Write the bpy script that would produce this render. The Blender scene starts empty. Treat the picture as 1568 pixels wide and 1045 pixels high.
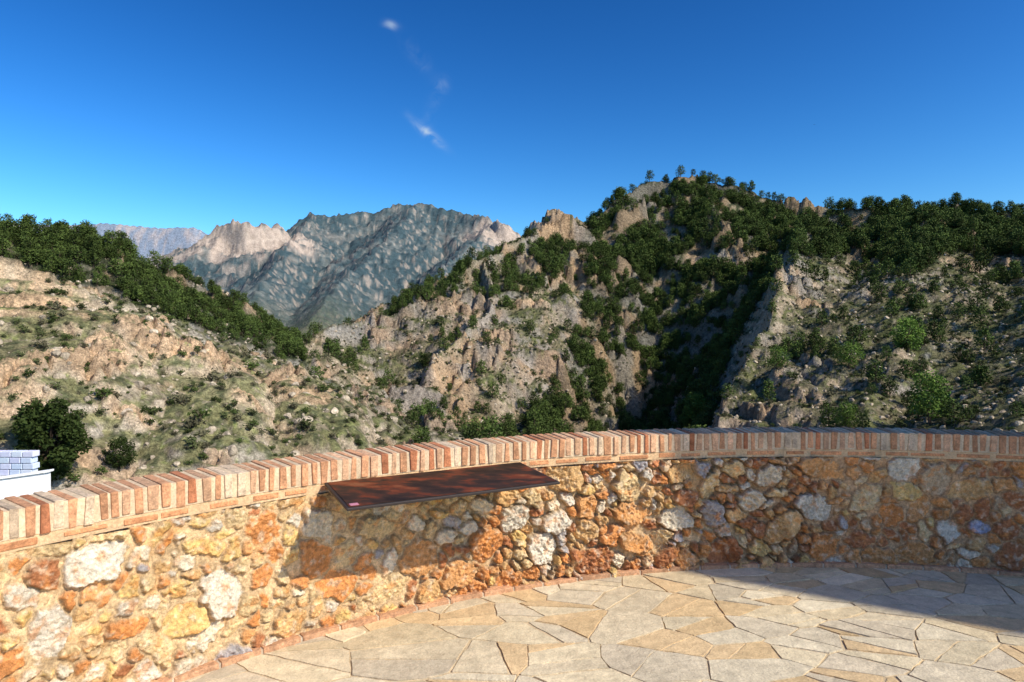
import bpy, math, random
import numpy as np
from mathutils import Vector, Matrix
random.seed(7); rng=np.random.default_rng(7)
F=1045.0; CX=784.0; HY=504.0; EYE=1.77
scene=bpy.context.scene
def link(o,parent=None):
    scene.collection.objects.link(o)
    if parent: o.parent=parent
    return o
def empty(name):
    o=bpy.data.objects.new(name,None); return link(o)
# ------------------------------------------------------------ noise
def perlin(x,y,seed=0):
    x=np.asarray(x,float); y=np.asarray(y,float)
    xi=np.floor(x).astype(np.int64); yi=np.floor(y).astype(np.int64)
    xf=x-xi; yf=y-yi
    def g(ix,iy,dx,dy):
        h=(ix*374761393+iy*668265263+seed*974634777)&0xffffffff
        h=((h^(h>>13))*1274126177)&0xffffffff
        h=h^(h>>16)
        a=h*(2*math.pi/4294967296.0)
        return np.cos(a)*dx+np.sin(a)*dy
    u=xf*xf*xf*(xf*(xf*6-15)+10); v=yf*yf*yf*(yf*(yf*6-15)+10)
    a=g(xi,yi,xf,yf); b=g(xi+1,yi,xf-1,yf); c=g(xi,yi+1,xf,yf-1); d=g(xi+1,yi+1,xf-1,yf-1)
    return ((a*(1-u)+b*u)*(1-v)+(c*(1-u)+d*u)*v)*1.45
def fbm(x,y,o=4,seed=0,gain=.5):
    s=0;a=1;t=0
    for i in range(o):
        s=s+a*perlin(x*2**i+17.3*i,y*2**i-9.1*i,seed+i); t+=a; a*=gain
    return s/t
def ridged(x,y,o=3,seed=0,gain=.5):
    s=0;a=1;t=0
    for i in range(o):
        n=1-np.abs(perlin(x*2**i+5.7*i,y*2**i+3.3*i,seed+i))*1.6; s=s+a*n*np.abs(n); t+=a; a*=gain
    return s/t
def sstep(a,b,x):
    t=np.clip((x-a)/(b-a),0,1); return t*t*(3-2*t)
# ------------------------------------------------------------ mesh helpers
def mesh_np(name,verts,quads,col=None,mat=None,smooth=False,parent=None):
    me=bpy.data.meshes.new(name)
    verts=np.asarray(verts,np.float32); quads=np.asarray(quads,np.int32)
    k=quads.shape[1]; n=len(quads)
    me.vertices.add(len(verts)); me.vertices.foreach_set('co',verts.ravel())
    me.loops.add(n*k); me.loops.foreach_set('vertex_index',quads.ravel())
    me.polygons.add(n); me.polygons.foreach_set('loop_start',np.arange(0,n*k,k,dtype=np.int32))
    try: me.polygons.foreach_set('loop_total',np.full(n,k,np.int32))
    except Exception: pass
    me.update(calc_edges=True); me.validate()
    me.polygons.foreach_set('use_smooth',np.full(n,smooth))
    if col is not None:
        a=me.attributes.new('Col','FLOAT_COLOR','POINT')
        c=np.ones((len(verts),4),np.float32); c[:,:3]=col; a.data.foreach_set('color',c.ravel())
    if mat: me.materials.append(mat)
    o=bpy.data.objects.new(name,me); return link(o,parent)
class Poly:
    def __init__(s): s.v=[];s.f=[];s.c=[]
    def add(s,vs,fs,col=(.5,.5,.5)):
        b=len(s.v); s.v+= [tuple(v) for v in vs]; s.f+=[tuple(b+i for i in f) for f in fs]; s.c+=[(*col,1)]*len(vs)
    def box8(s,p,col=(.5,.5,.5)):
        s.add(p,[(0,3,2,1),(4,5,6,7),(0,1,5,4),(1,2,6,5),(2,3,7,6),(3,0,4,7)],col)
    def box(s,x0,y0,z0,x1,y1,z1,col=(.5,.5,.5)):
        s.box8([(x0,y0,z0),(x1,y0,z0),(x1,y1,z0),(x0,y1,z0),(x0,y0,z1),(x1,y0,z1),(x1,y1,z1),(x0,y1,z1)],col)
    def obj(s,name,mat,parent=None,bevel=0,smooth=False,recalc=True):
        me=bpy.data.meshes.new(name); me.from_pydata(s.v,[],s.f)
        a=me.attributes.new('Col','FLOAT_COLOR','POINT'); a.data.foreach_set('color',np.array(s.c,np.float32).ravel())
        if recalc:
            import bmesh
            bm=bmesh.new(); bm.from_mesh(me); bmesh.ops.recalc_face_normals(bm,faces=bm.faces); bm.to_mesh(me); bm.free()
        if smooth: me.polygons.foreach_set('use_smooth',[True]*len(me.polygons))
        me.materials.append(mat); o=link(bpy.data.objects.new(name,me),parent)
        if bevel:
            m=o.modifiers.new('b','BEVEL'); m.width=bevel; m.segments=2; m.limit_method='ANGLE'
        return o
# ------------------------------------------------------------ materials
def mat_col(name,noises=((8,.3,4),),bump=((30,.3),),rough=.9,spec=.2,tint=None,rand=0,coords='Object'):
    m=bpy.data.materials.new(name); m.use_nodes=True; nt=m.node_tree; N=nt.nodes; L=nt.links
    b=N['Principled BSDF']; b.inputs['Roughness'].default_value=rough
    b.inputs['Specular IOR Level'].default_value=spec
    at=N.new('ShaderNodeAttribute'); at.attribute_name='Col'; cur=at.outputs['Color']
    tc=N.new('ShaderNodeTexCoord')
    for sc,am,det in noises:
        n=N.new('ShaderNodeTexNoise'); n.inputs['Scale'].default_value=sc; n.inputs['Detail'].default_value=det; n.inputs['Roughness'].default_value=.65
        L.new(tc.outputs[coords],n.inputs['Vector'])
        mr=N.new('ShaderNodeMapRange'); mr.inputs[1].default_value=.32; mr.inputs[2].default_value=.68; mr.inputs[3].default_value=1-am; mr.inputs[4].default_value=1+am
        L.new(n.outputs['Fac'],mr.inputs[0])
        v=N.new('ShaderNodeVectorMath'); v.operation='SCALE'; L.new(cur,v.inputs[0]); L.new(mr.outputs[0],v.inputs['Scale']); cur=v.outputs[0]
    if rand:
        oi=N.new('ShaderNodeObjectInfo'); mr=N.new('ShaderNodeMapRange'); mr.inputs[3].default_value=1-rand; mr.inputs[4].default_value=1+rand
        L.new(oi.outputs['Random'],mr.inputs[0])
        v=N.new('ShaderNodeVectorMath'); v.operation='SCALE'; L.new(cur,v.inputs[0]); L.new(mr.outputs[0],v.inputs['Scale']); cur=v.outputs[0]
    L.new(cur,b.inputs['Base Color'])
    prev=None
    for sc,di in bump:
        n=N.new('ShaderNodeTexNoise'); n.inputs['Scale'].default_value=sc; n.inputs['Detail'].default_value=5; n.inputs['Roughness'].default_value=.65
        L.new(tc.outputs[coords],n.inputs['Vector'])
        bp=N.new('ShaderNodeBump'); bp.inputs['Distance'].default_value=di; bp.inputs['Strength'].default_value=1
        L.new(n.outputs['Fac'],bp.inputs['Height'])
        if prev: L.new(prev,bp.inputs['Normal'])
        prev=bp.outputs[0]
    if prev: L.new(prev,b.inputs['Normal'])
    return m
M_terr=mat_col('hill_ground',((.08,.26,6),(.8,.42,6),(3.0,.38,4)),((.06,5.0),(.25,1.3),(1.3,.8),(5,.15)),.95,.1)
M_rockM=mat_col('limestone_masonry',((9,.22,6),(45,.30,5),(160,.18,3)),((22,.016),(70,.008),(180,.003)),.9,.15)
M_brick=mat_col('brick',((7,.20,5),(28,.22,5),(90,.25,4)),((30,.006),(90,.004)),.9,.15)
M_mortar=mat_col('mortar',((6,.2,5),(70,.2,4)),((60,.006),),.95,.12)
M_slab=mat_col('flagstone',((2.2,.14,6),(14,.18,6),(90,.14,4)),((9,.014),(60,.004)),.85,.2)
M_leaf=mat_col('pine_foliage',(),(),.8,.1,rand=.4)
M_boulder=mat_col('boulder_rock',((.8,.3,5),(4,.3,4)),((2,.3),),.95,.1,rand=.3)
M_white=mat_col('white_render',((3,.06,4),),((20,.01),),.85,.3)
M_steel=mat_col('dark_steel',((10,.1,3),),(),.55,.3)
# ------------------------------------------------------------ terrain
def W(px,py,d): return ((px-CX)/F*d, d, EYE+(HY-py)/F*d)
RIDGES=[ # pts, slope, cliff, cliffwidth, noise wavelength, amount, (slope on the shaded west flank)
 ([(-420,250,150),(-150,330,130),(0,382,118),(110,434,122),(250,490,128),(420,558,135),(560,642,130),(650,720,125)],.42,3,4,24,.4),
 ([(-500,320,300),(-200,346,260),(0,350,235),(140,362,245),(200,392,250),(300,444,258),(380,493,262),(450,543,268),(530,600,270)],.55,2,8,40,.4),
 ([(815,352,455),(760,390,400),(720,398,385),(690,436,360),(620,476,335),(520,500,315),(440,528,300),(340,560,290)],.50,8,8,45,.4),
 ([(905,405,440),(892,470,385),(862,530,335),(800,625,275)],.66,12,8,35,.4),
 ([(740,400,385),(745,480,330),(660,560,270)],.52,8,6,32,.5),
 ([(815,346,470),(860,322,475),(900,334,480),(940,300,490),(1000,276,500),(1080,276,500),(1130,290,495),(1200,310,480),(1300,321,470),(1400,316,460),(1568,330,450),(1800,310,450),(2300,230,450)],.60,8,10,55,.4),
 ([(1080,300,480),(1110,350,430),(1085,400,390)],.85,10,8,30,.3,1.15),
 ([(960,315,480),(960,370,440),(965,430,400)],.85,9,8,30,.4),
 ([(1235,335,420),(1203,402,300),(1150,490,240),(1105,580,205),(1075,660,175)],.50,3,6,30,.3,1.2),
 ([(1420,330,420),(1400,400,300),(1380,520,220),(1330,640,160)],.34,1,6,30,.2),
 ([(1650,320,380),(1620,420,250),(1600,540,180),(1560,660,120)],.34,1,6,26,.2),
 ([(150,420,1500),(240,402,1550),(280,385,1600),(335,350,1700),(425,352,1750),(440,368,1800),(462,338,2000),(482,330,2050),(560,329,2150),(640,313,2200),(700,324,2150),(745,336,2050),(770,352,1950),(790,368,1900),(840,385,1900),(1000,420,2000)],.50,18,50,230,.5),
 ([(262,392,1600),(300,374,1650),(335,350,1690),(380,344,1640),(432,354,1690)],.5,75,45,150,.4),
 ([(748,350,1950),(772,346,1850),(792,364,1850)],.6,130,70,150,.5),
 ([(640,314,2200),(590,370,1700),(520,440,1200),(470,500,900)],.5,5,60,180,.5),
 ([(760,345,2000),(690,400,1500),(640,460,1000)],.55,5,60,180,.5),
 ([(480,332,2050),(430,400,1500),(380,470,1000)],.5,8,60,180,.5),
 ([(-200,332,4200),(100,346,4200),(160,342,4200),(200,346,4200),(250,350,4200),(300,349,4200),(340,370,4200),(500,400,4300)],.45,160,150,700,.25),
 ([(822,346,452),(868,324,458),(915,346,450)],.7,17,7,20,.4),
 ([(950,300,470),(985,290,472)],.8,12,7,20,.3),
 ([(792,528,300),(845,519,302),(878,536,298)],.8,13,5,20,.3),
 ([(690,452,345),(735,462,342),(752,500,330)],.7,11,6,20,.4),
 ([(1082,350,425),(1108,338,428)],.8,16,7,20,.3),
 ([(120,482,114),(190,496,113),(262,528,111)],.6,4.5,3,12,.3),
 ([(-40,420,108),(30,440,108),(80,448,110)],.6,3.5,3,12,.3),
 ([(330,560,120),(400,590,118),(480,640,115)],.6,3.5,3,12,.3),
 ([(600,590,262),(640,585,262),(700,618,255)],.7,8,5,16,.4),
]
CRAGI=[18,19,20,21,22,23,24,25,26]
def rdist(X,Y,pts):
    P=[W(*p) for p in pts]; best=np.full(X.shape,1e9)
    for a,b in zip(P[:-1],P[1:]):
        dx=b[0]-a[0]; dy=b[1]-a[1]; t=np.clip(((X-a[0])*dx+(Y-a[1])*dy)/(dx*dx+dy*dy),0,1)
        best=np.minimum(best,np.hypot(X-a[0]-t*dx,Y-a[1]-t*dy))
    return best
RAV=[W(985,350,460),W(1005,450,385),W(1000,540,310),W(975,640,245),W(900,700,200)]; RAVD=[12,34,44,40,20]
def crags(X,Y,R):
    near=sstep(230,180,R)
    b=X/np.maximum(Y,1)
    calm=sstep(-.40,-.33,b)*sstep(-.08,-.14,b)*sstep(190,230,R)*sstep(330,290,R)
    calm=np.maximum(calm,sstep(.40,.46,b)*sstep(400,330,R))
    m=sstep(.12,.32,fbm(X/17,Y/17,3,401))*near+sstep(.06,.26,fbm(X/36,Y/36,3,402))*(1-near)
    return m*sstep(40,60,R)*sstep(900,600,R)*(1-.65*calm),near,calm
def H(X,Y):
    R=np.hypot(X,Y)
    wx=X+ np.clip(R*.022,0,60)*fbm(X/38,Y/38,2,11); wy=Y+np.clip(R*.03,0,60)*fbm(X/38+50,Y/38,2,12)
    front=sstep(-20,30,Y)
    base=-3-(.36*np.clip(R-9,0,150))*(.25+.75*front)
    base=base+np.clip(R-150,0,1e9)*.035
    h=base
    for rd in RIDGES:
        pts,sl,cl,cw,lam,am=rd[:6]; wsl=rd[6] if len(rd)>6 else sl
        P=[W(*p) for p in pts]
        far=pts[0][2]>900
        x=X if far else wx; y=Y if far else wy
        mod=1+am*ridged(X/lam,Y/lam,3,int(lam))*.6-am*.25
        best=np.full(X.shape,-1e9)
        for a,b in zip(P[:-1],P[1:]):
            dx=b[0]-a[0]; dy=b[1]-a[1]; t=np.clip(((x-a[0])*dx+(y-a[1])*dy)/(dx*dx+dy*dy),0,1)
            d=np.hypot(x-a[0]-t*dx,y-a[1]-t*dy)
            s_=sl
            if wsl!=sl: s_=np.where(dx*(y-a[1])-dy*(x-a[0])<0,wsl,sl)
            z=a[2]+(b[2]-a[2])*t-s_*d*mod-cl*sstep(0,cw,d)
            best=np.maximum(best,z)
        h=np.maximum(h,best)
    dep=np.zeros(X.shape)
    for a,b,da,db in zip(RAV[:-1],RAV[1:],RAVD[:-1],RAVD[1:]):
        dx=b[0]-a[0]; dy=b[1]-a[1]; t=np.clip(((wx-a[0])*dx+(wy-a[1])*dy)/(dx*dx+dy*dy),0,1)
        d=np.hypot(wx-a[0]-t*dx,wy-a[1]-t*dy); dep=np.maximum(dep,(da+(db-da)*t)*np.exp(-(d/30)**2))
    h=h-dep
    nf=sstep(25,70,R)
    midr=sstep(900,500,R); farr=sstep(600,1200,R)
    h=h+nf*midr*(2.0*fbm(X/30,Y/30,3,21)+ np.clip(R/260,.3,1.3)*(1.7*(ridged(X/17,Y/17,3,31)-.35)+.8*(ridged(X/6,Y/6,2,41)-.3))+.3*fbm(X/2.2,Y/2.2,2,51))
    cm,near,calm=crags(X,Y,R)
    bn=np.abs(fbm(X/5+3,Y/5,2,411)); bf=np.abs(fbm(X/13+3,Y/13,3,412))
    h=h+cm*(near*(1.7*sstep(.02,.2,bn)+.9*ridged(X/1.9,Y/2.6,2,413)-.5)+(1-near)*(5.2*sstep(.02,.18,bf)+1.5*ridged(X/5,Y/7,3,414)-1.4))
    st=np.where(R<190,2.0,5.5)
    hh=h+.12*X+1.5*fbm(X/25,Y/25,2,61)
    q=hh/st; fl=np.floor(q); fr=q-fl
    stepped=(fl+sstep(.5,.95,fr))*st-(hh-h)
    k=sstep(-.10,.30,fbm(X/45+9,Y/45,3,71))*nf*midr*(1-.5*calm)
    h=h+(stepped-h)*k*.85
    vf=sstep(3600,2800,R)
    h=h+farr*(.30+.70*vf)*(18*fbm(X/300,Y/300,3,81)+24*(ridged(X/120,Y/120,4,85)-.35)+12*(ridged(X/38,Y/38,2,95)-.3))*sstep(600,1500,R)
    return h
def proj(x,y,z): return CX+F*x/np.maximum(y,1e-3), HY-F*(z-EYE)/np.maximum(y,1e-3)
def inpoly(px,py,poly):
    r=np.zeros(px.shape,bool); n=len(poly); j=n-1
    for i in range(n):
        xi,yi=poly[i]; xj,yj=poly[j]
        c=((yi>py)!=(yj>py))&(px<(xj-xi)*(py-yi)/((yj-yi)+1e-9)+xi); r^=c; j=i
    return r
VEG=[([(-400,250),(0,300),(160,325),(300,415),(450,515),(470,560),(380,530),(250,480),(110,435),(0,400),(-400,320)],2.0),
 ([(900,400),(940,350),(1010,350),(1060,410),(1130,410),(1195,405),(1150,480),(1100,585),(1075,720),(780,740),(815,640),(870,550),(895,470)],2.2),
 ([(1130,280),(1700,280),(1700,385),(1568,395),(1460,390),(1400,420),(1330,400),(1210,395),(1130,390)],1.2),
 ([(900,250),(1040,230),(1130,260),(1130,390),(1040,390),(960,350),(880,400),(905,330)],.85),
 ([(600,430),(700,380),(905,350),(900,440),(800,450),(680,465),(600,500)],.6),
 ([(440,480),(900,430),(860,560),(780,690),(620,690),(440,560)],.09),
 ([(640,580),(860,560),(800,700),(620,700)],.2),
 ([(1330,400),(1700,380),(1700,700),(1330,700)],.11),
 ([(1375,440),(1440,440),(1440,540),(1375,540)],.35),
 ([(1100,560),(1330,400),(1330,700),(1080,700)],.03),
 ([(1180,535),(1340,520),(1340,560),(1180,560)],.25),
]
def veg(px,py):
    d=np.full(px.shape,.03)
    for p,v in VEG: d=np.where(inpoly(px,py,p),np.maximum(d,v),d)
    return d
faz=np.radians(np.linspace(-42,42,780)); caz=np.radians(np.linspace(42,318,72))[1:-1]
AZ=np.concatenate([faz,caz])
RR=np.concatenate([[.3,4],np.geomspace(8,38,26),np.geomspace(39,560,560),np.geomspace(564,2700,205),np.geomspace(2750,4050,12),np.linspace(4080,5700,80),np.geomspace(5800,14000,14)])
A,Rg=np.meshgrid(AZ,RR); TX=Rg*np.sin(A); TY=Rg*np.cos(A); TZ=H(TX,TY)
nr,nc=TX.shape
dZr=np.gradient(TZ,axis=0)/np.gradient(Rg,axis=0); dZa=np.zeros_like(TZ)
dZa[:,1:780]=(TZ[:,1:780]-TZ[:,:779])/(Rg[:,1:780]*(AZ[1]-AZ[0]))
slope=np.hypot(dZr,dZa)
px,py=proj(TX,TY,TZ)
vg=veg(px,py)
def mix(a,b,t): return a*(1-t[...,None])+b*t[...,None]
C=lambda *c: np.array(c,float)
full=lambda c: np.broadcast_to(c,TX.shape+(3,))
n1=fbm(TX/14,TY/14,4,101); n2=fbm(TX/4,TY/4,3,111); n3=fbm(TX/60,TY/60,3,121); n4=fbm(TX/1.6,TY/1.6,2,131)
cm,near,calm=crags(TX,TY,Rg)
ck=np.zeros(TX.shape)
for k in CRAGI:
    wd=5 if RIDGES[k][0][0][2]<200 else 14
    ck=np.maximum(ck,sstep(wd*1.3,wd*.6,rdist(TX,TY,RIDGES[k][0])+wd*.3*n2))
cm=np.maximum(cm,ck)
rock=mix(full(C(.37,.29,.19)),C(.27,.24,.19),sstep(-.3,.4,n3))
rock=mix(rock,C(.46,.275,.14),np.maximum(sstep(.05,.4,n1)*.6,cm*.55))
rock=mix(rock,C(.30,.28,.24),sstep(.05,.3,fbm(TX/22+5,TY/22,3,171))*.7*sstep(170,220,Rg))
grass=mix(full(C(.14,.145,.055)),C(.205,.175,.095),sstep(-.2,.3,n1))
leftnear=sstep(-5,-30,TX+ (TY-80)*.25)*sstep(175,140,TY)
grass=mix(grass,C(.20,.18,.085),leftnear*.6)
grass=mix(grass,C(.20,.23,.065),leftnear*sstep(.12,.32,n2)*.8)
scrub=C(.055,.065,.030)
ground=mix(grass,scrub,sstep(-.12,.16,n4+.5*n2)*.78)
rm=sstep(.85,1.35,slope+.35*n2+.25*n4+.25*cm)
rm=np.maximum(rm,sstep(.12,.32,n2+.45*n4)*.65*(.6+.4*leftnear))
rm=np.maximum(rm,cm*sstep(.45,.8,slope)*.9)
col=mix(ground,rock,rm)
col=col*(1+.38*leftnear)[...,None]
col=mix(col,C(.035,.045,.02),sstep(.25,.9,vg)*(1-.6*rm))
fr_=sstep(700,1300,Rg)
m1=fbm(TX/160,TY/160,4,141); m2=fbm(TX/35,TY/35,3,151); m3=fbm(TX/14,TY/14,2,161)
fc=mix(full(C(.036,.055,.036)),C(.17,.165,.115),sstep(-.10,.48,.7*m1+.6*m2+.8*m3))
cl1=np.minimum(rdist(TX,TY,RIDGES[12][0]),rdist(TX,TY,RIDGES[13][0]))
slf=np.maximum(sstep(1.15,1.7,slope+.6*m2+.4*m3)*.6,sstep(110,60,cl1+50*m2)*sstep(.35,.9,slope)*1.2)
# pale limestone bands below the skyline of the big massif
band=sstep(.78,.95,np.sin(TZ/34+2.5*m1+1.2*m2))*sstep(200,330,TZ)*sstep(-.05,.2,m1+.5*m2)
slf=np.maximum(slf,band*.55)
fc=mix(fc,C(.60,.44,.30),np.clip(slf,0,1)*.9)
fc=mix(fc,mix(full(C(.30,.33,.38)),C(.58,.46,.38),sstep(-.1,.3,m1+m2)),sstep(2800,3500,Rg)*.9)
fc=mix(fc,C(.10,.18,.27),.25+.12*sstep(2800,3500,Rg))  # blue distance haze painted into the far slopes' base colour
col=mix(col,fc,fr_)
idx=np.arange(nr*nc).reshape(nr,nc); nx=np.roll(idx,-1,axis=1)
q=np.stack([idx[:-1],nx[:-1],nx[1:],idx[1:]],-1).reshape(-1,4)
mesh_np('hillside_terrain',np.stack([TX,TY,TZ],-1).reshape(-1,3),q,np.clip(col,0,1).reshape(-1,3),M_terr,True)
# ------------------------------------------------------------ vegetation meshes
def leaf_tree(nm,h,cr,nleaf,ls,kind,seed,parent=None,cols=((.030,.050,.013),(.110,.150,.032))):
    r=random.Random(seed); P=Poly()
    def limb(a,b,ra,rb,n=6):
        a=Vector(a);b=Vector(b); d=(b-a).normalized(); u=d.orthogonal().normalized(); w=d.cross(u)
        vs=[a+(u*math.cos(t)+w*math.sin(t))*ra for t in [2*math.pi*i/n for i in range(n)]]+[b+(u*math.cos(t)+w*math.sin(t))*rb for t in [2*math.pi*i/n for i in range(n)]]
        P.add(vs,[(i,(i+1)%n,n+(i+1)%n,n+i) for i in range(n)],(.09,.065,.045))
    lobes=[]
    if kind=='bush':
        for i in range(7):
            t=r.uniform(0,6.28); q=r.uniform(0,.6)*cr; lobes.append((Vector((q*math.cos(t),q*math.sin(t),h*r.uniform(.2,.62))),cr*r.uniform(.35,.6)))
        for l,_ in lobes[:4]: limb((0,0,-.1),l,.05,.02,4)
    elif kind=='round':
        limb((0,0,-.5),(0,0,h*.45),h*.04,h*.025)
        for i in range(22):
            t=i*2.4; f=(i+.5)/22; z=h*(.14+.72*f); q=cr*math.sin(math.pi*(.2+.7*f))*r.uniform(.3,.85)
            c=Vector((q*math.cos(t),q*math.sin(t),z)); lobes.append((c,cr*r.uniform(.22,.42))); limb((0,0,h*.3),c,h*.012,h*.004,4)
    else:
        top=(r.uniform(-.2,.2),r.uniform(-.2,.2),h*.85)
        mid=(r.uniform(-.2,.2),r.uniform(-.2,.2),h*.4)
        limb((0,0,-.5),mid,h*.028,h*.02); limb(mid,top,h*.02,h*.006)
        nl=16
        for i in range(nl):
            f=(i+.5)/nl; z=h*(.2+.70*f); prof=math.sin(math.pi*min(1,(.25+.66*f)))**.6*(1-.12*f)
            t=i*2.4+r.uniform(-.4,.4); q=cr*prof*r.uniform(.35,.75)
            c=Vector((q*math.cos(t),q*math.sin(t),z)); lobes.append((c,cr*r.uniform(.3,.5)))
            limb((0,0,z-h*.08),c,h*.008,h*.003,4)
    tot=sum(q**2 for _,q in lobes)
    for c,q in lobes:
        tone=r.random()
        for k in range(int(nleaf*q*q/tot)):
            d=Vector((r.gauss(0,1),r.gauss(0,1),r.gauss(0,1)*.75)).normalized()*q*(r.random()**.38)
            p=c+d
            u=Vector((r.gauss(0,1),r.gauss(0,1),r.gauss(0,1)*.6)).normalized(); w=u.orthogonal().normalized()
            w=(w*math.cos(r.random()*6)+u.cross(w)*math.sin(r.random()*6)).normalized()
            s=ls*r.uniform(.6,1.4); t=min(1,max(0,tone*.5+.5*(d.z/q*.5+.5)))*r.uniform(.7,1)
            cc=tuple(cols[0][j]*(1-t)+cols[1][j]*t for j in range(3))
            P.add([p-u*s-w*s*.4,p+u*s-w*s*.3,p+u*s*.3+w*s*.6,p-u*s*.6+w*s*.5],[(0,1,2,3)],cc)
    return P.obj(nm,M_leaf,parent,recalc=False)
def boulder(nm,seed,parent):
    import bmesh
    bm=bmesh.new(); bmesh.ops.create_icosphere(bm,subdivisions=2,radius=.5)
    r=random.Random(seed)
    for k in range(9):
        n=Vector((r.gauss(0,1),r.gauss(0,1),r.gauss(0,1))).normalized(); o=r.uniform(.22,.42)
        for v in bm.verts:
            e=v.co.dot(n)-o
            if e>0: v.co-=n*e
    for v in bm.verts: v.co+=Vector((r.uniform(-.02,.02),)*3); v.co.z*=.8
    me=bpy.data.meshes.new(nm); bm.to_mesh(me); bm.free()
    a=me.attributes.new('Col','FLOAT_COLOR','POINT'); a.data.foreach_set('color',np.tile(np.array([.42,.34,.24,1],np.float32),len(me.vertices)))
    me.materials.append(M_boulder); return link(bpy.data.objects.new(nm,me),parent)
def instancer(nm,parent,pts,scales,child_fn):
    n=len(pts); a=rng.uniform(0,2*math.pi,n); s=scales/2
    V=np.zeros((n,4,3))
    for k in range(4):
        t=a+k*math.pi/2+math.pi/4; V[:,k,0]=pts[:,0]+s*math.sqrt(2)*np.cos(t); V[:,k,1]=pts[:,1]+s*math.sqrt(2)*np.sin(t); V[:,k,2]=pts[:,2]
    o=mesh_np(nm,V.reshape(-1,3),np.arange(4*n).reshape(-1,4),parent=parent)
    o.instance_type='FACES'; o.use_instance_faces_scale=True; o.instance_faces_scale=1
    o.show_instancer_for_render=False; o.show_instancer_for_viewport=False
    child_fn(o); return o
def candidates(n,y0,y1,spread=.82,slp=False):
    y=np.sqrt(rng.uniform(y0**2,y1**2,n)); x=y*rng.uniform(-spread,spread,n); z=H(x,y); px,py=proj(x,y,z)
    e=.8; sl=np.hypot(H(x+e,y)-z,H(x,y+e)-z)/e if slp else None
    return x,y,z,px,py,sl
x,y,z,px_,py_,sl=candidates(70000,95,600,slp=True)
dn=veg(px_,py_)*(.3+1.5*sstep(-.25,.2,fbm(x/16,y/16,3,201)))
dn=np.where((px_<620)&(y<185),dn*.02,dn)
dn=np.where((px_>1100)&(y<150),dn*.3,dn)
ok=(rng.random(len(x))<dn*.34)&(sl<2.0)
lft=(px_<480)&(y<300)
pts=np.stack([x,y,z-.2],-1)[ok]; sc=rng.uniform(.5,1.25,len(pts))*np.where((py_[ok]<430),1.05,.85)*np.where(lft[ok],.78,1)
forest=empty('pine_forest')
nv=4; sel=rng.integers(0,nv,len(pts))
for k in range(nv):
    instancer('stand_%d'%k,forest,pts[sel==k],sc[sel==k],lambda o,k=k: leaf_tree('pine_%d'%k,7.0,[2.8,3.2,2.5,3.0][k],540,.30,'pine',50+k,o))
x,y,z,px_,py_,sl=candidates(72000,32,400)
dn=.26+.8*sstep(-.1,.25,fbm(x/7,y/7,2,211))*np.clip(veg(px_,py_)*2+.5,0,1)
ok=(rng.random(len(x))<dn*.6)
pts=np.stack([x,y,z-.05],-1)[ok]; sc=rng.uniform(.35,1.2,len(pts))*np.where(rng.random(len(pts))<.06,1.9,1)
shr=empty('hillside_shrubs'); sel=rng.integers(0,3,len(pts))
for k in range(3):
    instancer('scrub_%d'%k,shr,pts[sel==k],sc[sel==k],lambda o,k=k: leaf_tree('shrub_%d'%k,1.1,.8,130,.115,'bush',80+k,o,cols=[((.040,.052,.020),(.11,.125,.042)),((.070,.065,.037),(.18,.16,.085)),((.03,.045,.013),(.09,.12,.028))][k]))
x,y,z,px_,py_,sl=candidates(28000,32,340)
ok=(rng.random(len(x))<.3+.7*sstep(0,.3,fbm(x/9,y/9,2,221)))
pts=np.stack([x,y,z],-1)[ok]; sc=.35+1.7*rng.random(len(pts))**3
bd=empty('limestone_boulders'); sel=rng.integers(0,3,len(pts))
for k in range(3): instancer('rocks_%d'%k,bd,pts[sel==k],sc[sel==k],lambda o,k=k: boulder('boulder_%d'%k,k,o))
def place_tree(nm,px,pyb,pyt,wr,kind='pine',seed=1,n=5000,cols=((.03,.05,.012),(.07,.10,.025)),dmin=42):
    ds=np.arange(dmin,260,.5); X=(px-CX)/F*ds; Z=H(X,ds); p=HY-F*(Z-EYE)/ds
    k=np.argmax(p<pyb) if (p<pyb).any() else len(ds)-1
    d=float(ds[k]); h=(pyb-pyt)/F*d
    t=leaf_tree(nm,h,h*wr,n,h*.022,kind,seed,cols=cols); t.location=(float(X[k]),d,float(Z[k])-.15)
DK=((.028,.045,.010),(.07,.10,.022)); BR=((.06,.10,.02),(.16,.24,.04))
place_tree('carob_tree',72,748,612,.42,'round',3,9000,DK)
place_tree('carob_tree',180,728,672,.42,'round',4,4000,DK)
place_tree('pine_tree',1066,642,582,.42,'round',5,5000,BR)
place_tree('pine_tree',1190,566,528,.6,'round',6,3000,BR)
place_tree('pine_tree',1300,566,522,.6,'round',7,3000,BR)
place_tree('pine_tree',1296,656,612,.5,'round',8,3000,BR)
place_tree('pine_tree',1425,650,565,.4,'pine',9,3000,BR)
place_tree('pine_tree',1390,540,480,.45,'round',10,3000,BR)
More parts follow.
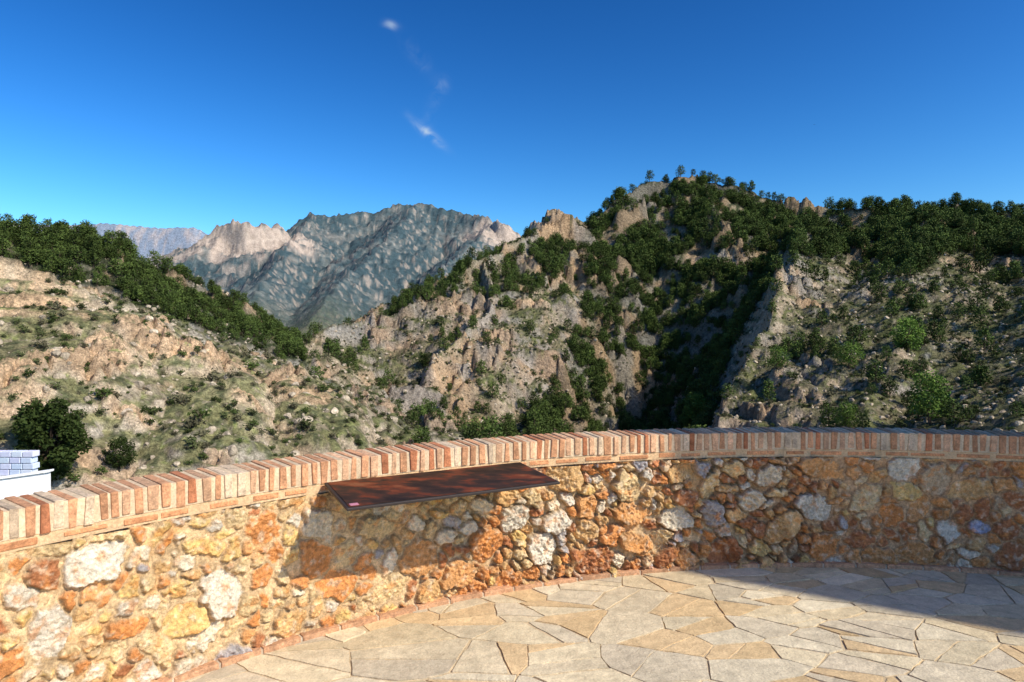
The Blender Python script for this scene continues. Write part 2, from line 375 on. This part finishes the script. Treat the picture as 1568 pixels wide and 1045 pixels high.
# ------------------------------------------------------------ terrace
CC=(2.2,-.3); R0=5.4
def P3(phi,r,z): return (CC[0]+r*math.sin(phi),CC[1]+r*math.cos(phi),z)
PH0,PH1=math.radians(-150),math.radians(150)
par=empty('stone_parapet_wall')
def ring(P,r0,r1,z0,z1,col,a=PH0,b=PH1,n=300):
    vs=[];fs=[]
    for i in range(n+1):
        p=a+(b-a)*i/n; vs+=[P3(p,r0,z0),P3(p,r1,z0),P3(p,r1,z1),P3(p,r0,z1)]
    for i in range(n):
        k=4*i
        for e in range(4): fs.append((k+e,k+(e+1)%4,k+4+(e+1)%4,k+4+e))
    fs+= [(0,1,2,3),(4*n+3,4*n+2,4*n+1,4*n)]
    P.add(vs,fs,col)
HM=.815
s0,s1=R0*PH0,R0*PH1
seeds=[]
gx={}
for it in range(30000):
    r=.024+.062*random.random()**1.3 if it>520 else random.uniform(.075,.125)
    s=random.uniform(s0,s1); v=random.uniform(-.05,HM+.05); k=int(s/.4); good=True
    for kk in (k-1,k,k+1):
        for (a,b,c) in gx.get(kk,()):
            if ((a-s)*.85)**2+(b-v)**2<(r+c)**2*.68: good=False;break
        if not good: break
    if good: gx.setdefault(k,[]).append((s,v,r)); seeds.append((s,v,r))
S=np.array(seeds); S=S[np.argsort(S[:,0])]
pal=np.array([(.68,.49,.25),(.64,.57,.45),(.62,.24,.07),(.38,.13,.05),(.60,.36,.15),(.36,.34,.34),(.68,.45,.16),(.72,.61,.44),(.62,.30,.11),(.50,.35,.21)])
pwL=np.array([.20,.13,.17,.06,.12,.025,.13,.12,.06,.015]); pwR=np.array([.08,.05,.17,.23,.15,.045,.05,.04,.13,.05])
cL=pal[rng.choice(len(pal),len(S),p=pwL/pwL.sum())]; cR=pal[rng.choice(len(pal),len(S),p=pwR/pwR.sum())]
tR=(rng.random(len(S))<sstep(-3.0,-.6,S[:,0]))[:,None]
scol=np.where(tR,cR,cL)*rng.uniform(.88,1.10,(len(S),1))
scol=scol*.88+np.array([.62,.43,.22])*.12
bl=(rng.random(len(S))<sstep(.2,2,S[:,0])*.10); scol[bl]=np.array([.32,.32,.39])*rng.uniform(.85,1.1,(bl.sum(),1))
ang=rng.normal(0,.7,len(S)); asp=np.exp(rng.normal(.10,.24,len(S))); ca,sa=np.cos(ang),np.sin(ang)
sprot=rng.uniform(.002,.030,len(S)); stilt=rng.uniform(-.30,.30,(len(S),2))
def masonry(name,a,b,step):
    nu=int((b-a)*R0/step); nv=int(HM/step)
    sv=np.linspace(a*R0,b*R0,nu); vv=np.linspace(0,HM,nv); off=np.zeros((nu,nv)); col=np.zeros((nu,nv,3))
    for c0 in range(0,nu,60):
        c1=min(nu,c0+60); s_=sv[c0:c1]
        i0,i1=np.searchsorted(S[:,0],[s_[0]-.42,s_[-1]+.42]); Sx=S[i0:i1]
        U,V=np.meshgrid(s_,vv,indexing='ij')
        Uw=U+.036*fbm(U/.10,V/.10,4,301,.65); Vw=V+.036*fbm(U/.10+40,V/.10,4,302,.65)
        du=Uw[...,None]-Sx[:,0]; dv_=Vw[...,None]-Sx[:,1]
        A_=np.abs(du*ca[i0:i1]+dv_*sa[i0:i1])/asp[i0:i1]; B_=np.abs(dv_*ca[i0:i1]-du*sa[i0:i1])*asp[i0:i1]
        D=.40*np.sqrt(A_*A_+B_*B_)+.60*np.maximum(np.maximum(A_,B_),.74*(A_+B_))-Sx[:,2]
        o=np.argpartition(D,1,axis=-1)[...,:2]; d2=np.take_along_axis(D,o,-1)
        sw=d2[...,0]>d2[...,1]; i=np.where(sw,o[...,1],o[...,0]); f1=np.minimum(d2[...,0],d2[...,1]); f2=np.maximum(d2[...,0],d2[...,1])
        e=(f2-f1)+.014*fbm(U/.035,V/.035,3,303)
        e=np.minimum(e,.034-f1*1.3)
        cen=sstep(-3.2,-2.2,U)*sstep(.4,-.2,U)
        m=sstep(.006,.024,e-.003*(1-cen))
        gi=i+i0
        rr_=ridged(U/.06+gi*3.1,V/.06,4,304,.6)
        pl=sprot[gi]+stilt[gi,0]*(U-S[gi,0])+stilt[gi,1]*(V-S[gi,1])+.020*rr_+.009*fbm(U/.018+gi,V/.018,2,314)
        mort=.008*fbm(U/.05,V/.05,4,305,.6)+.003*(1-cen)-.014*cen
        off[c0:c1]=m*np.clip(pl*(.85+.75*cen),-.003,.065)+(1-m)*mort+.010*fbm(U/.3,V/.3,2,306)
        st=sstep(.05,.40,fbm(U/.08+gi*1.7,V/.08,4,307))[...,None]
        cc=scol[gi]; cc=cc*(1-st*.6)+np.array([.64,.26,.07])*st*.6
        st2=sstep(.05,.4,fbm(U/.05+gi*2.7,V/.05,4,308))[...,None]; cc=cc*(1-st2*.5)+np.array([.72,.59,.41])*st2*.5
        mc=np.array([.66,.46,.25])*(1+.25*fbm(U/.4,V/.4,3,309))[...,None]
        mo=sstep(.0,.4,fbm(U/.22+7,V/.22,4,310))[...,None]; mc=mc*(1-mo*.6)+np.array([.66,.33,.11])*mo*.6
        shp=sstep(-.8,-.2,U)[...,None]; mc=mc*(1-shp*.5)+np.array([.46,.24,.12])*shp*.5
        cr=(1-.32*np.exp(-((e-.010)/.006)**2))[...,None]*(.92+.3*np.clip(rr_,0,1))[...,None]
        mm=m[...,None]
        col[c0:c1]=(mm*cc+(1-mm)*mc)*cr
    phi=(sv/R0)[:,None]; r=R0-off
    X=CC[0]+r*np.sin(phi); Y=CC[1]+r*np.cos(phi); Z=np.broadcast_to(vv,(nu,nv))
    idx=np.arange(nu*nv).reshape(nu,nv)
    q=np.stack([idx[:-1,:-1],idx[1:,:-1],idx[1:,1:],idx[:-1,1:]],-1).reshape(-1,4)
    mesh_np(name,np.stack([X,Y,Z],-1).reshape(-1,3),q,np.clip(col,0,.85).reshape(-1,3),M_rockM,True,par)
masonry('rubble_face',math.radians(-66),math.radians(24),.0055)
masonry('rubble_face_far_right',math.radians(24),PH1,.03)
masonry('rubble_face_far_left',PH0,math.radians(-66),.03)
P=Poly(); ring(P,R0+.03,R0+.26,-.3,HM-.004,(.45,.35,.24)); ring(P,R0+.035,R0+.268,-6,-.304,(.42,.34,.25))
ring(P,R0-.003,R0+.255,HM,.868,(.66,.45,.25)); ring(P,R0-.006,R0+.256,.870,.9945,(.66,.50,.32)); P.obj('mortar_core',M_mortar,par)
P=Poly()
s=s0
while s<s1-.06:
    w=.038*random.uniform(.78,1.25); g=random.uniform(.016,.029)
    a=s/R0; b=(s+w)/R0; t=random.uniform(.74,1.14); k=random.random()
    base=(.57,.29,.15) if k<.42 else ((.64,.38,.22) if k<.70 else ((.46,.18,.085) if k<.85 else (.64,.48,.32)))
    col=tuple(c*t for c in base); ri=R0-.009-random.uniform(0,.009); ro=R0+.260+random.uniform(0,.008)
    z0=.872+random.uniform(-.006,.012); z1=1.0+random.uniform(-.004,.003); j=lambda: random.uniform(-.0011,.0011)
    P.box8([P3(a+j(),ri,z0),P3(b+j(),ri,z0),P3(b,ro,z0),P3(a,ro,z0),P3(a+j(),ri+j(),z1+j()),P3(b+j(),ri+j(),z1+j()),P3(b,ro,z1),P3(a,ro,z1)],col)
    s+=w+g
s=s0
while s<s1-.25:
    w=random.uniform(.12,.24); t=random.uniform(.85,1.1); col=(.60*t,.28*t,.13*t); ri=R0-.006-random.uniform(0,.004); n=3
    z0=.830+random.uniform(-.004,.004); z1=.858+random.uniform(-.006,.003)
    vs=[]
    for q_ in range(n+1):
        a=(s+w*q_/n)/R0; vs+=[P3(a,ri,z0),P3(a,ri+.08,z0),P3(a,ri+.08,z1),P3(a,ri,z1)]
    fs=[(0,1,2,3),(4*n+3,4*n+2,4*n+1,4*n)]+[(4*i+e,4*i+(e+1)%4,4*i+4+(e+1)%4,4*i+4+e) for i in range(n) for e in range(4)]
    P.add(vs,fs,col)
    s+=w+random.uniform(.015,.11)
s=s0
while s<s1-.25:
    w=random.uniform(.2,.25); t=random.uniform(.85,1.1); col=(.52*t,.29*t,.16*t); ri=R0-.055-random.uniform(0,.004)
    z1=.028+random.uniform(-.003,.003); a=s/R0; b=(s+w)/R0
    P.box8([P3(a,ri,-.02),P3(b,ri,-.02),P3(b,R0+.02,-.02),P3(a,R0+.02,-.02),P3(a,ri,z1),P3(b,ri,z1),P3(b,R0+.02,z1),P3(a,R0+.02,z1)],col)
    s+=w+.014
P.obj('bricks',M_brick,par,bevel=.0035)
P=Poly(); ring(P,R0-.05,R0+.01,-.02,.022,(.55,.44,.31)); P.obj('foot_mortar',M_mortar,par)
# floor
P=Poly()
def clip(poly,n,c):
    out=[]
    for i in range(len(poly)):
        a=poly[i];b=poly[(i+1)%len(poly)]; da=a[0]*n[0]+a[1]*n[1]-c; db=b[0]*n[0]+b[1]*n[1]-c
        if da<=0: out.append(a)
        if (da<0)!=(db<0) and abs(da-db)>1e-12:
            t=da/(da-db); out.append((a[0]+(b[0]-a[0])*t,a[1]+(b[1]-a[1])*t))
    return out
rf=random.Random(21); SX=1.5
SD=np.zeros((0,2))
while len(SD)<1500:
    r=6*math.sqrt(rf.random()); t=rf.random()*6.283; p=np.array([(r*math.cos(t))/SX,r*math.sin(t)])
    if len(SD)==0 or ((SD-p)**2).sum(1).min()>.052**2: SD=np.vstack([SD,p])
def area(p): return .5*abs(sum(p[i][0]*p[(i+1)%len(p)][1]-p[(i+1)%len(p)][0]*p[i][1] for i in range(len(p))))
fcols=[(.63,.51,.32),(.66,.55,.36),(.59,.50,.35),(.65,.47,.26),(.56,.47,.33),(.69,.59,.41),(.60,.43,.23),(.65,.54,.36)]
for i in range(len(SD)):
    p=SD[i]; d=((SD-p)**2).sum(1); near_=np.argsort(d)[1:26]
    poly=[(p[0]-1,p[1]-1),(p[0]+1,p[1]-1),(p[0]+1,p[1]+1),(p[0]-1,p[1]+1)]
    for j in near_:
        n=SD[j]-p; m=(SD[j]+p)/2; poly=clip(poly,n,float(n@m))
        if len(poly)<3: break
    if len(poly)<3: continue
    poly=[(a[0]*SX,a[1]) for a in poly]
    polys=[poly]
    if area(poly)>.05 and rf.random()<.65:
        cx=sum(a[0] for a in poly)/len(poly)+rf.uniform(-.05,.05); cy=sum(a[1] for a in poly)/len(poly)+rf.uniform(-.05,.05); t=rf.gauss(1.57,.8); n=(math.cos(t),math.sin(t)); c=cx*n[0]+cy*n[1]
        polys=[clip(poly,n,c),clip(poly,(-n[0],-n[1]),-c)]
    for poly in polys:
        if len(poly)<3: continue
        cx=sum(a[0] for a in poly)/len(poly); cy=sum(a[1] for a in poly)/len(poly); rr=math.hypot(cx,cy)+1e-6
        poly=clip(poly,(cx/rr,cy/rr),R0-.03)
        g=rf.uniform(.003,.010)
        src=poly[:]
        for a,b in zip(src,src[1:]+src[:1]):
            e=(b[0]-a[0],b[1]-a[1]); l=math.hypot(*e)
            if l<1e-5: continue
            n=(e[1]/l,-e[0]/l); poly=clip(poly,n,n[0]*a[0]+n[1]*a[1]-g*rf.uniform(.6,1.5))
            if len(poly)<3: break
        if len(poly)<3 or area(poly)<.002: continue
        out=[]
        for a,b in zip(poly,poly[1:]+poly[:1]):
            l=math.hypot(b[0]-a[0],b[1]-a[1]); k=max(1,int(l/.05))
            for q_ in range(k):
                t=q_/k; out.append((a[0]+(b[0]-a[0])*t+rf.uniform(-.005,.005),a[1]+(b[1]-a[1])*t+rf.uniform(-.005,.005)))
        tx,ty=rf.uniform(-.008,.008),rf.uniform(-.008,.008); z0=rf.uniform(-.001,.003); m=len(out)
        t=rf.uniform(.86,1.06); col=tuple(c*t for c in rf.choice(fcols))
        top=[(CC[0]+a[0],CC[1]+a[1],z0+tx*(a[0]-cx)+ty*(a[1]-cy)) for a in out]
        ins=[(CC[0]+a[0],CC[1]+a[1],-.02) for a in out]
        P.add(top+ins,[tuple(range(m))]+[(k,m+k,m+(k+1)%m,(k+1)%m) for k in range(m)],col)
P.obj('flagstone_terrace',M_slab)
P=Poly(); n=96
P.add([(CC[0],CC[1],-.005)]+[P3(2*math.pi*i/n,R0-.005,-.005) for i in range(n)],[(0,1+(i+1)%n,1+i) for i in range(n)],(.58,.45,.28))
P.obj('terrace_mortar_bed',M_mortar)
P=Poly(); P.box(CC[0]-2.5,CC[1]-18,-4,CC[0]+2.5,CC[1]-5.0,-.03,(.5,.44,.34)); P.obj('stone_path',M_slab)
# ------------------------------------------------------------ info board
def board():
    par=empty('information_board')
    u=Vector((.88,.475,0)).normalized(); n=Vector((.475,-.88,0)).normalized(); B=Vector((-1.09,3.95,.862))
    w=1.3; d=.50; dn=Vector((0,0,-.035))
    def pt(a,b,z=0): return tuple(B+u*(a*w)+n*(b*d)+dn*b+Vector((0,0,z)))
    m=bpy.data.materials.new('printed_panel'); m.use_nodes=True; N=m.node_tree.nodes; L=m.node_tree.links; b=N['Principled BSDF']
    b.inputs['Roughness'].default_value=.55; b.inputs['Specular IOR Level'].default_value=.08
    tc=N.new('ShaderNodeTexCoord'); mp=N.new('ShaderNodeMapping'); mp.inputs['Rotation'].default_value=(0,0,-.49); mp.inputs['Scale'].default_value=(2.6,5,1)
    no=N.new('ShaderNodeTexNoise'); no.inputs['Scale'].default_value=1.7; no.inputs['Detail'].default_value=7; no.inputs['Roughness'].default_value=.6; cr=N.new('ShaderNodeValToRGB')
    L.new(tc.outputs['Object'],mp.inputs[0]); L.new(mp.outputs[0],no.inputs['Vector']); L.new(no.outputs['Fac'],cr.inputs[0]); L.new(cr.outputs[0],b.inputs['Base Color'])
    e=cr.color_ramp.elements; e[0].position=.38; e[0].color=(.022,.014,.010,1); e[1].position=.60; e[1].color=(.15,.036,.014,1)
    x=e.new(.50); x.color=(.045,.024,.015,1); x=e.new(.74); x.color=(.24,.10,.045,1)
    P=Poly(); P.box8([pt(.012,.03,.0165),pt(.988,.03,.0165),pt(.988,.97,.0165),pt(.012,.97,.0165),pt(.012,.03,.019),pt(.988,.03,.019),pt(.988,.97,.019),pt(.012,.97,.019)]); P.obj('printed_sheet',m,par)
    P=Poly(); P.box8([pt(0,0),pt(1,0),pt(1,1),pt(0,1),pt(0,0,.016),pt(1,0,.016),pt(1,1,.016),pt(0,1,.016)],(.035,.026,.022))
    P.obj('tray',M_steel,par,bevel=.003)
    P=Poly()
    for a in (.3,.7):
        P.box8([pt(a-.012,-.02,-.03),pt(a+.012,-.02,-.03),pt(a+.012,.6,-.02),pt(a-.012,.6,-.02),pt(a-.012,-.02,-.001),pt(a+.012,-.02,-.001),pt(a+.012,.6,-.001),pt(a-.012,.6,-.001)],(.05,.045,.045))
    P.obj('brackets',M_steel,par,bevel=.002)
    P=Poly(); P.box8([pt(.02,.88,.0195),pt(.055,.88,.0195),pt(.055,.955,.0195),pt(.02,.955,.0195),pt(.02,.88,.0205),pt(.055,.88,.0205),pt(.055,.955,.0205),pt(.02,.955,.0205)],(.5,.2,.25)); P.obj('emblem',M_white,par)
board()
# ------------------------------------------------------------ white wall + stacked blocks, left
par2=empty('white_garden_wall')
P=Poly()
def wq(pxa,da,za0,za1,pxb,db,zb0,zb1,th=.35,col=(.78,.77,.74)):
    a=((pxa-CX)/F*da,da);b=((pxb-CX)/F*db,db)
    P.box8([(a[0],a[1],za0),(b[0],b[1],zb0),(b[0],b[1]+th,zb0),(a[0],a[1]+th,za0),(a[0],a[1],za1),(b[0],b[1],zb1),(b[0],b[1]+th,zb1),(a[0],a[1]+th,za1)],col)
wq(-160,40,-14,-7.9,70,45,-14,-7.7)
wq(-160,39.9,-7.9,-7.78,72,44.9,-7.7,-7.56,.55)
P.obj('rendered_wall',M_white,par2,bevel=.02)
par3=empty('stacked_white_blocks'); P=Poly()
for row in range(4):
    for k in range(9):
        a=-110+k*17.4+(row%2)*3; x0=(a-CX)/F*47; z=-8.35+row*.42
        P.box(x0,47,z,x0+.72,47.7,z+.38,(.66*random.uniform(.8,1.05),.70*random.uniform(.85,1.02),.76))
P.box((-130-CX)/F*47,46.8,-14,(48-CX)/F*47,48,-8.36,(.6,.6,.58))
P.obj('blocks',M_white,par3,bevel=.03)
# ------------------------------------------------------------ invented house out of view on the right, added to cast the shade
SUNH=Vector((.86,-.51,0)).normalized(); perp=Vector((.51,.86,0)).normalized()
hs=empty('added_shade_house'); c0=Vector((1.26,4.95,0))+SUNH*8.3
P=Poly()
def hb(a0,a1,b0,b1,z0,z1,col,P=P):
    q=[c0+perp*a+SUNH*b for a,b in ((a0,b0),(a1,b0),(a1,b1),(a0,b1))]
    P.box8([(v.x,v.y,z0) for v in q]+[(v.x,v.y,z1) for v in q],col)
hb(0,8,0,7,-9,9,(.7,.66,.58))
P.obj('shade_house_walls',M_white,hs)
P=Poly(); hb(-.02,8.3,-.3,7.3,9.003,9.2,(.42,.2,.12),P)
q=[c0+perp*a+SUNH*b for a,b in ((0,-.3),(8.3,-.3),(8.3,7.3),(0,7.3),(0,3.5),(8.3,3.5))]
P.add([(v.x,v.y,9.203) for v in q[:4]]+[(v.x,v.y,11) for v in q[4:]],[(0,1,5,4),(2,3,4,5),(0,4,3),(1,2,5),(0,3,2,1)],(.42,.2,.12)); P.obj('shade_house_roof',M_brick,hs)
P=Poly()
for zz in (1,4,7):
    for a in (1.2,3.6,6): hb(a,a+.9,-.03,.0-.002,zz,zz+1.3,(.05,.06,.07),P)
P.obj('shade_house_windows',M_steel,hs)
# ------------------------------------------------------------ bird
P=Poly(); P.add([(-.3,0,0),(.35,0,.02),(0,.08,.02),(0,-.08,.02),(0,0,-.07),(.05,.9,.2),(-.15,.45,.12),(.05,-.9,.2),(-.15,-.45,.12)],[(0,2,1),(0,1,3),(0,3,4),(0,4,2),(1,2,4),(1,4,3),(2,5,6),(3,8,7),(0,2,6),(0,8,3)],(.05,.05,.05))
bd_=P.obj('bird',M_steel,recalc=False); bd_.location=W(1244,193,330); bd_.rotation_euler=(.2,0,.9)
# ------------------------------------------------------------ world, sun
el=math.radians(40.5); az=math.atan2(.86,-.51)
w=bpy.data.worlds.new('World'); scene.world=w; w.use_nodes=True; N=w.node_tree.nodes; L=w.node_tree.links
bg=N['Background']; bg.inputs['Strength'].default_value=.13
sky=N.new('ShaderNodeTexSky'); sky.sky_type='NISHITA'; sky.sun_disc=False; sky.sun_elevation=el; sky.sun_rotation=az
sky.altitude=400; sky.air_density=1.0; sky.dust_density=1.3; sky.ozone_density=2.6
hsv=N.new('ShaderNodeHueSaturation'); hsv.inputs['Hue'].default_value=.491; hsv.inputs['Saturation'].default_value=1.28; hsv.inputs['Value'].default_value=1.46*.13; L.new(sky.outputs[0],hsv.inputs['Color'])
gm=N.new('ShaderNodeGamma'); gm.inputs['Gamma'].default_value=1.75; L.new(hsv.outputs[0],gm.inputs['Color'])
vs_=N.new('ShaderNodeVectorMath'); vs_.operation='SCALE'; vs_.inputs['Scale'].default_value=1/.13; L.new(gm.outputs[0],vs_.inputs[0])
tc=N.new('ShaderNodeTexCoord'); sx=N.new('ShaderNodeSeparateXYZ'); L.new(tc.outputs['Generated'],sx.inputs[0])
def mth(op,a,b=None):
    n=N.new('ShaderNodeMath'); n.operation=op
    for i,v in enumerate((a,b)):
        if v is None: continue
        if isinstance(v,(int,float)): n.inputs[i].default_value=v
        else: L.new(v,n.inputs[i])
    return n.outputs[0]
yy=mth('MAXIMUM',sx.outputs[1],.01); gx_=mth('DIVIDE',sx.outputs[0],yy); gz_=mth('DIVIDE',sx.outputs[2],yy)
cb=N.new('ShaderNodeCombineXYZ'); L.new(gx_,cb.inputs[0]); L.new(gz_,cb.inputs[1])
nz=N.new('ShaderNodeTexNoise'); nz.inputs['Scale'].default_value=40; nz.inputs['Detail'].default_value=7; nz.inputs['Distortion'].default_value=1.2; L.new(cb.outputs[0],nz.inputs['Vector'])
tot=None
for (cx,cy,L1,L2,ang,amp) in ((600,42,10,6,-.3,.3),(657,206,26,6,-.72,.6),(676,133,10,10,-.9,.16),(640,90,30,10,-.9,.06),(664,165,30,9,1.2,.06)):
    ux=mth('SUBTRACT',gx_,(cx-CX)/F); uz=mth('SUBTRACT',gz_,(HY-cy)/F); c_,s_=math.cos(ang),math.sin(ang)
    a=mth('DIVIDE',mth('ADD',mth('MULTIPLY',ux,c_),mth('MULTIPLY',uz,s_)),L1/F); b=mth('DIVIDE',mth('SUBTRACT',mth('MULTIPLY',uz,c_),mth('MULTIPLY',ux,s_)),L2/F)
    r2=mth('ADD',mth('MULTIPLY',a,a),mth('MULTIPLY',b,b)); g=mth('MULTIPLY',mth('EXPONENT',mth('MULTIPLY',r2,-1)),amp)
    tot=g if tot is None else mth('ADD',tot,g)
fac=mth('MULTIPLY',tot,mth('MULTIPLY',mth('MAXIMUM',mth('SUBTRACT',nz.outputs['Fac'],.32),0),4))
fm=N.new('ShaderNodeMath'); fm.operation='MULTIPLY'; fm.use_clamp=True; L.new(fac,fm.inputs[0]); fm.inputs[1].default_value=1
mx=N.new('ShaderNodeMix'); mx.data_type='RGBA'; L.new(fm.outputs[0],mx.inputs[0]); L.new(vs_.outputs[0],mx.inputs[6]); mx.inputs[7].default_value=(4.5,5.6,6.6,1)
L.new(mx.outputs[2],bg.inputs[0])
sl_=bpy.data.lights.new('sun','SUN'); sl_.energy=5.0; sl_.angle=math.radians(.5); sl_.color=(1,.93,.80)
so=link(bpy.data.objects.new('sun',sl_)); dv=Vector((math.sin(az)*math.cos(el),math.cos(az)*math.cos(el),math.sin(el))); so.rotation_euler=dv.to_track_quat('Z','Y').to_euler(); so.location=(20,-20,30)
# ------------------------------------------------------------ camera
cd=bpy.data.cameras.new('camera'); cd.lens=24; cd.sensor_width=36; cd.clip_end=40000; cd.clip_start=.05
co=link(bpy.data.objects.new('camera',cd)); co.location=(0,0,EYE); co.rotation_euler=(math.radians(90-1.01),0,0)
scene.camera=co
scene.view_settings.view_transform='Standard'
try: scene.view_settings.look='None'
except Exception: pass
scene.view_settings.exposure=0
